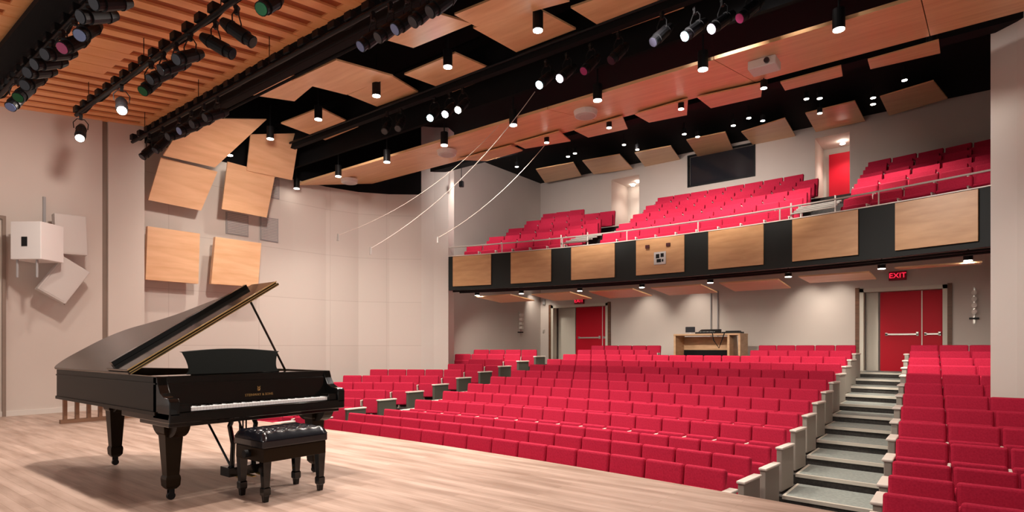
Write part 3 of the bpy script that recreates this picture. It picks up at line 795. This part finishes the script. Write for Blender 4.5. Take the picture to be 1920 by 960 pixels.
for i in range(7):
    xm = XC+1.79*(i-3); hw = .61
    pa, pb = Vector((xm-hw, bY(xm-hw)-.045, 0)), Vector((xm+hw, bY(xm+hw)-.045, 0))
    c = (pa+pb)/2; d = (pb-pa).normalized(); nn = Vector((-d.y, d.x, 0)); c.z = 3.395
    b = MB(); b.prism([-d*hw+Vector((0, 0, -.43)), d*hw+Vector((0, 0, -.43)), d*hw+Vector((0, 0, .43)), -d*hw+Vector((0, 0, .43))], nn*.03)
    o = b.build('panel', 'fascia_wood', wbf, .003); o.location = c
    tag(o, f'wooden panel on the black balcony front, {pn[i]}')
    if i == 3:
        q = empty('notice_sign', c-nn*.012+Vector((.02, 0, -.06)), math.atan2(d.y, d.x), 'square white framed notice with black print on the balcony front', 'sign')
        b = MB(); b.box(-.15, .15, -.012, 0, -.15, .15); b.build('board', 'sheet', q)
        b = MB(); b.box(-.10, -.01, -.016, -.012, 0, .10); b.box(.02, .10, -.016, -.012, .02, .11); b.box(-.08, .03, -.016, -.012, -.10, -.02); b.box(.05, .09, -.016, -.012, -.09, -.03); b.build('print', 'black_metal', q)
        for s in (-1, 1):
            b = MB(); b.box(-.05, .05, -.04, 0, -.04, .04); o = b.build('wall_bracket', 'maroon', None, .006); o.location = c-nn*.012+Vector((.02+s*.26-.05, s*.01, .24)); o.rotation_euler = (0, 0, math.atan2(d.y, d.x))
            tag(o, f'small dark red fixture above the white notice, on its {"left" if s < 0 else "right"}', 'fixture')
# rail
rl = empty('balcony_rail', (0, 0, 0), 0, 'pale metal guard rail along the whole balcony front edge', 'railing')
b = MB(); b.tube([(x, bY(x)+.06, 4.12) for x in BX], .018, 8); b.build('top_rail', 'rail', rl)
for i in range(0, 29, 4):
    x = BX[i]; b = MB(); b.cyl((x, bY(x)+.06, 3.86), (x, bY(x)+.06, 4.12), .014, n=8); b.build('post', 'rail', rl)
# aisle rails on the balcony
for xl, xr, lab in ((-2.95, -2.10, 'stacked pale rails guarding the right balcony aisle'), (-8.72, -7.95, 'pale rails guarding the left balcony aisle')):
    r = empty('aisle_rail', (0, 0, 0), 0, lab, 'railing')
    for n_ in range(4):
        z = 4.02+.09*n_; b = MB(); y = bY(xl)+.3+.25*n_; b.tube([(xl, y, z), (xr, bY(xr)+.3+.25*n_, z)], .02, 8); b.build('rail_bar', 'rail', r)
    for x in (xl, xr): b = MB(); b.cyl((x, bY(x)+.3, 3.45), (x, bY(x)+.3, 4.25), .018); b.build('post', 'rail', r)
# balcony seats
stuff_pos = []
BUD = 318-NSEAT
cand = []
blocks = [('centre', -3.02, -7.9), ('left', -8.78, -12.1), ('right', .75, -2.06)]
for bn, xr, xl in blocks:
    for k in range(NB):
        w = .53; n = int((xr-xl)/w); 
        if bn == 'left': n = min(n, 6)
        for j in range(n):
            x = (xr-w/2-j*w) if bn != 'right' else (xl+w/2+j*w)
            if bn == 'left' and x-.3 < -12.9: continue
            y = bY(x, k)+.35+.86*k+.42
            if k == 0: y = bY(x)+.70
            if k == NB-1 and (UL[0]-.2 < x < UL[1]+.2 or UR[0]-.2 < x < UR[1]+.2): continue
            cand.append((k, bn, j, x, y, bz0(k), math.atan2(-(x-XC)/20, 1)))
cand.sort(key=lambda c: (c[0], math.hypot(c[3], c[4])))
smb = MB()
for c in cand:
    k, bn, j, x, y, z, rz = c
    if BUD > 0:
        ref = {'centre': 'right balcony aisle', 'left': 'left balcony aisle', 'right': 'right balcony aisle'}[bn]
        side = {'centre': 'leftwards', 'left': 'leftwards', 'right': 'rightwards'}[bn]
        put_seat(x, y, z, rz, .53, None, f'red balcony seat, {ORD[j+1]} {side} from the {ref}, {ROWN[k]} of balcony', 'balcony seats'); BUD -= 1
    else:
        T = Matrix.Translation((x, y, z)) @ Matrix.Rotation(rz, 4, 'Z')
        T1 = T @ Matrix.Translation((0, .06, .38)) @ Matrix.Rotation(math.radians(-9), 4, 'X'); smb.m = 0; smb.box(-.25, .25, -.045, .045, 0, .46, T1)
        T1 = T @ Matrix.Translation((0, -.09, .37)) @ Matrix.Rotation(math.radians(-6), 4, 'X'); smb.box(-.24, .24, -.085, .0, -.06, .30, T1)
        smb.m = 1; smb.box(-.263, -.257, -.1, .05, 0, .58, T); smb.box(-.264, -.256, -.2, .05, .58, .61, T)
if smb.v: tag(smb.build('balcony_seats', ['red_fabric', 'cream'], None, .02), 'remaining rows of red folding seats rising at the rear of the balcony', 'seats', None, 'stuff')
print('SEATS', NSEAT, 'of', len(cand))
# panels and lamps under the balcony
for i in range(7):
    xm = XC+1.79*(i-3); ym = bY(xm)+1.35; zz = 2.66
    b = MB(); tl_ = -.03 if i < 5 else (.04 if i == 5 else .17)
    b.prism([(-.66, -.45, .07), (.66, -.45, .07), (.66, .75, tl_), (-.66, .75, tl_)], (0, 0, .03)); o = b.build('hanging_ceiling_panel', 'panel_wood'); o.location = (xm, ym, zz)
    tag(o, f'plywood panel hung under the balcony, {ORD[i+1]} from the left', 'ceiling panel', 'plywood panels under the balcony')
b = MB()
for y_ in (.35, .75):
    for i in range(28):
        xa, xb = BX[i], BX[i+1]; b.cyl((xa, bY(xa)+y_, 2.86), (xb, bY(xb)+y_, 2.86), .025, n=8)
tag(b.build('lighting_pipe', 'black_metal'), 'black lighting pipes running under the balcony edge', 'pipe')
KIDS.clear(); reg(None)
for i in range(8):
    xm = XC+1.79*(i-3.5); xm = max(min(xm, .0), -11.7)
    o = copy_tree(trk); o.location = (xm, bY(xm)+.9, 2.76); o.name = 'soffit_downlight'; o.scale = (1.3, 1.3, 1.3)
    tag(o, f'black cylinder light hung under the balcony, {ORD[i+1]} from the left', 'ceiling light', 'lights under the balcony')
    spot('soffit_lamp', (xm, bY(xm)+.9, 2.74), (xm, bY(xm)+3.4, 0), 150, 110, .8)
for i, px in enumerate((1300, 1520)):
    pass
for i, xw in enumerate((-12.9, -8.6, -6.9, -3.6, -2.9)):
    spot('wall_washer', (xw, 17.9, 3.6), (xw, 18.7, 1.6), 60, 75, .9, r=.05)
    b = MB(); b.cyl((0, 0, .01), (0, 0, .2), .06, n=14); b.cyl((0, 0, .2), (0, 0, .5), .01, n=6); r = empty('wall_washer_light', (xw, 17.9, 3.62), 0, f'small black wall-washing lamp under the balcony at the rear, {ORD[i+1]} from the left', 'ceiling light', 'rear wall washers')
    b.build('housing', 'black_metal', r); b = MB(); b.cyl((0, 0, 0), (0, 0, .008), .05, n=14); b.build('lamp', 'lamp', r)

# ------------------------------------------------------------------ doors
def lower_door(n_, h, xa, xm, trimname):
    x0, x1, z0, z1 = h
    b = MB(); y = YB-.05
    for q in ((x0, x0+.10, z0, z1), (x1-.10, x1, z0, z1), (x0, x1, z1-.10, z1)): b.box(q[0], q[1], y, YB+.2, q[2], q[3])
    d = struct(b.build(f'door_{n_}', 'door_cream'))
    b = MB(); b.box(x0+.12, xa-.05, YB+.30, YB+.35, z0, z1-.1); b.build('side_leaf', 'door_cream', d)
    b = MB(); b.box(xa, xm-.005, YB+.28, YB+.33, z0, z1-.1); l1 = b.build('leaf', 'red_paint', d)
    b = MB(); b.box(xm+.02, x1-.1, YB+.28, YB+.33, z0, z1-.1); l2 = b.build('leaf', 'red_paint', d)
    b = MB(); b.box(xm-.005, xm+.02, YB+.27, YB+.34, z0, z1-.1); b.build('mullion', 'cream', d)
    for l, (a, c) in ((l1, (xa+.12, xm-.06)), (l2, (xm+.06, x1-.14))):
        b = MB(); b.box(a, c, YB+.21, YB+.24, z0+.98, z0+1.03); b.box(a, a+.06, YB+.21, YB+.28, z0+.97, z0+1.05); b.box(c-.06, c, YB+.21, YB+.28, z0+.96, z0+1.07); b.build('push_bar', 'steel', l, .006)
    for k, x in enumerate((x0-.10, x1)):
        b = MB(); b.box(x, x+.10, YB-.06, YB-.001, z0, z1+.03); struct(b.build(f'trim_{trimname+k}', 'brown_wood'))
    return d
lower_door(1, DR, -1.92, -.98, 3)
lower_door(2, DL, -11.75, -10.62, 5)
# upper doors
b = MB(); b.box(-3.34, -2.62, YB+1.2, YB+1.25, 4.6, 7.05); struct(b.build('door_3', 'red_paint'))
b = MB(); b.box(-9.55, -9.03, YB+1.2, YB+1.25, 4.6, 6.95); struct(b.build('door_4', 'red_paint'))
for x, n_ in ((-2.9, 1), (-9.4, 2), (-9.75, 3)):
    b = MB(); b.cyl((0, 0, 0), (0, 0, .02), .07, n=16); o = b.build('recess_light', 'lamp'); o.location = (x, YB+.7+(.3 if n_ == 3 else 0), 7.15)
    tag(o, ['', 'round lamp in the ceiling of the right upper doorway', 'nearer round lamp in the left upper doorway', 'deeper round lamp in the left upper doorway'][n_], 'ceiling light')
    if n_ < 3: spot('recess_lamp', (x, YB+.7, 7.1), (x, YB+.7, 5), 40, 120, .8)
# exit signs
for (px, py, lab) in ((1683, 517, 'red EXIT sign above the right double doors'), (1086, 564, 'red EXIT sign above the left double doors')):
    p = atY(px, py, YB-.06); r = empty('exit_sign', p, 0, lab, 'exit sign')
    s = 1.0 if px > 1500 else 1.0
    b = MB(); b.box(-.20*s, .20*s, -.03, .05, -.12*s, .12*s); b.build('case', 'exit_dark', r, .01)
    text_mesh('EXIT', .19, 'lettering', 'exit_red', r, Matrix.Translation((0, -.034, 0)) @ Matrix.Rotation(PI/2, 4, 'X'), .003)

# ------------------------------------------------------------------ sound desk
dx0, dx1, dy = -7.0, -5.05, 17.3
dz = rowZ(NR-1)
r = empty('sound_desk', ((dx0+dx1)/2, dy, dz), 0, 'open-fronted wooden sound desk behind the rear centre seats', 'desk')
hw = (dx1-dx0)/2; HT = 1.18
b = MB(); b.box(-hw, hw, -.38, .38, HT-.05, HT); b.build('top', 'desk_wood', r, .006)
for x in (-hw+.03, hw-.33, hw-.03):
    b = MB(); b.box(x-.03, x+.03, -.36, .36, 0, HT-.05); b.build('side_panel', 'desk_wood', r)
b = MB(); b.box(-hw+.06, hw-.36, .30, .34, .70, HT-.08); b.build('back_panel', 'desk_wood', r)
b = MB(); b.box(-hw+.06, hw-.36, .30, .34, .0, .70); b.build('lower_panel', 'black', r)
b = MB(); b.box(-hw+.06, hw-.36, -.3, .3, .48, .51); b.build('shelf', 'desk_wood', r)
cxd = (dx0+dx1)/2
b = MB(); b.prism([(-.3, -.28, 0), (.3, -.28, 0), (.3, .25, 0), (-.3, .25, 0)], (0, 0, .05)); r2 = empty('mixing_console', (cxd-.05, dy, dz+HT), 0, 'black mixing console on top of the sound desk', 'mixer')
b.build('body', 'black_metal', r2, .006); b = MB(); b.prism([(-.3, -.05, .05), (-.3, .25, .05), (-.3, .25, .14)], (.6, 0, 0)); b.build('meter_bridge', 'black_metal', r2)
b = MB()
for i in range(16): b.box(-.27+i*.034, -.26+i*.034, -.2+.02*(i % 3), -.17+.02*(i % 3), .05, .065)
b.build('faders', 'steel', r2)
b = MB(); b.box(-.35, .22, -.12, .12, 0, .05); b.box(-.25, .15, -.08, .1, .05, .08); tag(b.build('equipment_case', 'black_metal', None, .01), 'flat black equipment case at the right of the mixing console', 'equipment').location = (cxd+.72, dy, dz+HT)
r3 = empty('desk_monitor', (cxd-.62, dy+.05, dz+HT), .3, 'small dark monitor with a pale edge left of the mixing console', 'monitor')
b = MB(); b.box(-.14, .14, -.02, .02, .05, .22); b.build('screen', 'glass', r3, .01); b = MB(); b.box(-.06, .06, -.06, .06, 0, .015); b.box(-.015, .015, -.01, .01, 0, .06); b.build('stand', 'white', r3)
b = MB(); b.tube([(cxd+.2, dy-.40, dz+HT+.017), (cxd+.25, dy-.42, dz+HT-.2), (cxd+.40, dy-.42, dz+HT-.42), (cxd+.5, dy-.42, dz+HT-.15), (cxd+.55, dy-.40, dz+HT+.017)], .015, 6); tag(b.build('hanging_cable', 'black'), 'black cable looping down the front of the sound desk', 'cable')

# rear wall fittings
for i, px in enumerate((1333, 1346)):
    p0_ = atY(px, 545, YB-.03); b = MB(); b.cyl((0, 0, 0), (0, 0, -1.75), .022, n=8); o = b.build('wall_mounted_conduit', 'grille'); o.location = (p0_.x, YB-.03, 3.0)
    tag(o, f'thin grey conduit down the rear wall behind the sound desk, {"left" if i == 0 else "right"} of the pair', 'conduit', 'conduit pair')
def ladder_speaker(loc, rz, lab, n=4):
    r = empty('column_fixture', loc, rz, lab, 'wall fixture')
    b = MB(); b.box(-.02, .02, -.03, 0, -.45, .45); b.build('rail', 'steel', r)
    for i in range(n): b = MB(); z = .32-i*.16; b.cyl((0, -.03, z), (0, -.17, z), .05, .06, n=12); b.build('lamp_head', 'cream', r)
    b = MB(); b.box(-.1, .1, -.12, 0, -.34, -.30); b.build('bracket', 'black_metal', r)
p = atY(978, 610, YB); ladder_speaker((-13.15, 17.35, p.z), PI/2, 'cream column of small wall fixtures on the left rear wall', 4)
ladder_speaker((.12, YB-.01, 2.25), 0, 'column of small wall fixtures near the right grey pier', 4)
b = MB(); b.box(-.06, .06, -.04, 0, -.10, .10); o = b.build('wall_mounted_box', 'grille', None, .01); o.location = (-13.02, 18.79, 2.95); tag(o, 'small grey box high on the rear wall near the left pier', 'wall box')
b = MB(); b.box(-.04, .04, -.02, 0, -.06, .06); o = b.build('light_switch', 'steel', None, .004); p = atY(1020, 621, YB); o.location = (p.x, YB-.001, p.z); tag(o, 'small switch plate beside the left red doors', 'switch')
p = Vector((-11.99, 12.62, 4.9)); b = MB(); b.box(-.0, .1, -.08, .08, -.08, .08); o = b.build('wall_horn', 'red_paint', None, .01); o.location = (-13.19, 13.7, 5.35); tag(o, 'small dark red alarm device high on the left side wall above the balcony', 'alarm')
# hanging lamp head by left pier
r = empty('hanging_speaker', (-11.2, 12.1, 5.85), .4, 'small black hanging device below the ceiling near the left pier', 'loudspeaker')
b = MB(); b.box(-.06, .06, -.05, .05, -.16, .0); b.build('body', 'black_metal', r, .01); b = MB(); b.cyl((0, 0, 0), (0, 0, .45), .01, n=6); b.build('hanger', 'black_metal', r)

# ------------------------------------------------------------------ left wall fittings
# white amplifier box and two slab loudspeakers
r = empty('amplifier_box', (-12.72, 2.98, 3.02), math.radians(35), 'white box cabinet mounted on the left stage wall beside two slab speakers', 'cabinet')
b = MB(); b.box(-.27, .27, -.24, .24, -.32, .32); b.build('body', 'white', r, .01)
b = MB(); b.box(-.07, .03, -.246, -.24, -.10, .06); b.build('socket', 'black_metal', r)
b = MB(); b.box(-.36, -.27, -.05, .05, -.3, .3); b.build('wall_arm', 'grille', r)
for s in (-.2, .15): b = MB(); b.cyl((s, -.18, -.32), (s, -.18, -.62), .018, n=8); b.build('cable_tail', 'grille', r)
def slab(center, ang, lab, tilt=0):
    r = empty('slab_loudspeaker', center, 0, lab, 'loudspeaker'); r.rotation_euler = (ang, 0, tilt)
    b = MB(); b.box(-.09, .09, -.24, .24, -.36, .36); b.build('cabinet', 'speaker_grey', r, .012)
    b = MB(); b.box(.09, .096, -.21, .21, -.33, .33); b.build('grille', 'speaker_grey', r)
    b = MB(); b.box(-.12, -.08, .24, .27, -.34, .34); b.box(-.32, -.09, -.06, .06, -.06, .06); b.build('bracket', 'brown_wood', r)
p = atX(131, 441, -12.95); slab(p, math.radians(2), 'upright pale slab loudspeaker at the right of the white wall cabinet')
p = atX(118, 526, -12.95); slab(p, math.radians(-32), 'tilted pale slab loudspeaker below the white wall cabinet')
b = MB(); b.box(-13.29, -13.25, -.02, .02, 0, .6); o = b.build('wall_mount_bracket', 'grille'); p = atX(83, 400, -13.27); o.location = (0, p.y, p.z-.3); tag(o, 'thin grey vertical bracket above the white wall cabinet', 'bracket')
# tall stage door edge
b = MB(); p = atX(9, 700, -13.29); b.box(-13.3, -13.25, p.y-.04, p.y+.01, 0, 3.5); b.box(-13.3, -13.25, p.y-.9, p.y-.04, 3.44, 3.5); struct(b.build('trim_7', 'joint'))
b = MB(); b.box(-13.3, -13.27, -1.5, 4.10, 0, .09); struct(b.build('baseboard_left', 'pier_paint'))
# vents
for q, lab in (([(424, 397), (466, 402), (466, 445), (424, 440)], 'grey louvred wall vent between the plywood panels'), ([(488, 402), (522, 408), (522, 457), (488, 452)], 'grey louvred wall vent at the right of its twin'), ([(506, 330), (524, 334), (524, 376), (506, 372)], 'grey louvred wall vent high up, mostly behind a leaning panel')):
    pts = [atX(x, y, -13.97) for x, y in q]; ys = [p.y for p in pts]; zs = [p.z for p in pts]
    y0, y1, z0, z1 = min(ys), max(ys), min(zs)+.03, max(zs)-.03
    r = empty('wall_vent', (-13.99, (y0+y1)/2, (z0+z1)/2), 0, lab, 'vent', 'wall vents')
    hy, hz = (y1-y0)/2, (z1-z0)/2
    b = MB(); b.box(0, .02, -hy, hy, -hz, hz); b.build('frame', 'grille', r)
    b = MB(); z = -hz+.03
    while z < hz-.02: b.box(.02, .035, -hy+.03, hy-.03, z, z+.018); z += .04
    b.build('louvre', 'speaker_grey', r)
# slatted wooden screen behind the piano tail
r = empty('slatted_bench', (-11.35, 3.5, 0), 0, 'low slatted wooden bench behind the tail of the grand piano', 'bench')
b = MB()
for i in range(7): b.box(-.03, .03, -.52+i*.16, -.47+i*.16, .06, .42)
b.build('slats', 'dark_slat', r)
b = MB(); b.box(-.05, .30, -.56, .56, .42, .46); b.build('seat', 'dark_slat', r, .005)
b = MB(); b.box(-.04, .04, -.56, .56, .0, .06); b.build('base_rail', 'dark_slat', r)
# hanging microphones and their cables
def mic(pend_px, Y, top_px, topY, lab, sag=.5, r_=.006):
    a = atY(*pend_px, Y); c = atY(*top_px, topY)
    pts = []
    for i in range(17):
        t = i/16; p = a.lerp(c, t); p.z -= sag*4*t*(1-t)*.5; pts.append(p-a)
    r = empty('hanging_microphone', a, 0, lab, 'microphone', 'microphones over the front seats')
    b = MB(); b.tube(pts, r_, 5); b.build('cable', 'cable', r)
    b = MB(); b.cyl((0, 0, -.09), (0, 0, .02), .022, .014, n=10); b.build('capsule', 'steel', r)
mic((695, 466), 5.6, (1003, 172), 8.3, 'small microphone hung on a long pale cable in front of the left wall', .55)
mic((634, 441), 5.6, (935, 236), 8.3, 'fainter microphone left of the long-cabled one', .5, .004)
mic((821, 446), 7.6, (1025, 268), 9.6, 'microphone on a cable in front of the left pier', .35, .005)

# ------------------------------------------------------------------ stage lighting and added fill spots
spot('catwalk_spot', atY(833, 213, 7.4), (-8.0, 2.8, .5), 330, 60, .5, (1, .90, .84), .10)
spot('catwalk_spot', atY(1028, 152, 7.4), (-6.4, 2.8, 0), 300, 60, .5, (1, .90, .84), .10)
spot('catwalk_spot', atY(1306, 60, 7.4), (-3.6, 2.6, 0), 420, 60, .5, (1, .90, .84), .10)
spot('batten_spot', (-9.2, 3.0, 4.85), (-13.3, 2.5, 2.2), 190, 100, 1, (1, .86, .76), .15)
spot('batten_spot', (-9.5, 5.35, 5.2), (-14, 7.6, 3.0), 290, 95, 1, (1, .86, .76), .15)
spot('wall_fill', (-9.5, 7.2, 5.6), (-13.2, 10.8, 2.5), 210, 80, 1, (1, .88, .80), .12)  # added spot without a fixture, brightens the curved left wall
spot('rear_wall_fill', (-9.0, 11.2, 5.7), (-13.2, 15.5, 5.6), 260, 85, 1, (1, .90, .85), .12)  # added fill, no lamp body, lifts the left rear wall
spot('pier_fill', (-3.6, 6.9, 5.6), (.2, 12.2, 3.5), 430, 60, 1, (1, .92, .86), .12)  # unseen spot added to brighten the right pier
for x in (-9, -5.5, -2): spot('seat_fill', (x, 4.78, 5.05), (x+.4, 9.8, 0), 130, 95, 1, (1, .90, .85), .15)  # unseen fill spots added to light the seat fronts
for x, e_ in ((-7.0, 320), (-5.2, 320), (-2.2, 150), (-10.4, 90), (.5, 90)):
    spot('work_light', (x, 2.72, 4.85), (x, 2.6, 0), e_, 135, .9, (1, .88, .78), .10)
w = bpy.data.worlds.new('world'); sc.world = w; w.use_nodes = True
w.node_tree.nodes['Background'].inputs[0].default_value = (1.0, .93, .88, 1); w.node_tree.nodes['Background'].inputs[1].default_value = .30
sc.view_settings.view_transform = 'Standard'; sc.view_settings.look = 'None'; sc.view_settings.gamma = 1; sc.view_settings.exposure = 0.92
sc.view_settings.use_curve_mapping = False
sc.cycles.use_denoising = True; sc.cycles.max_bounces = 6; sc.cycles.diffuse_bounces = 4; sc.cycles.glossy_bounces = 3; sc.cycles.sample_clamp_indirect = 6
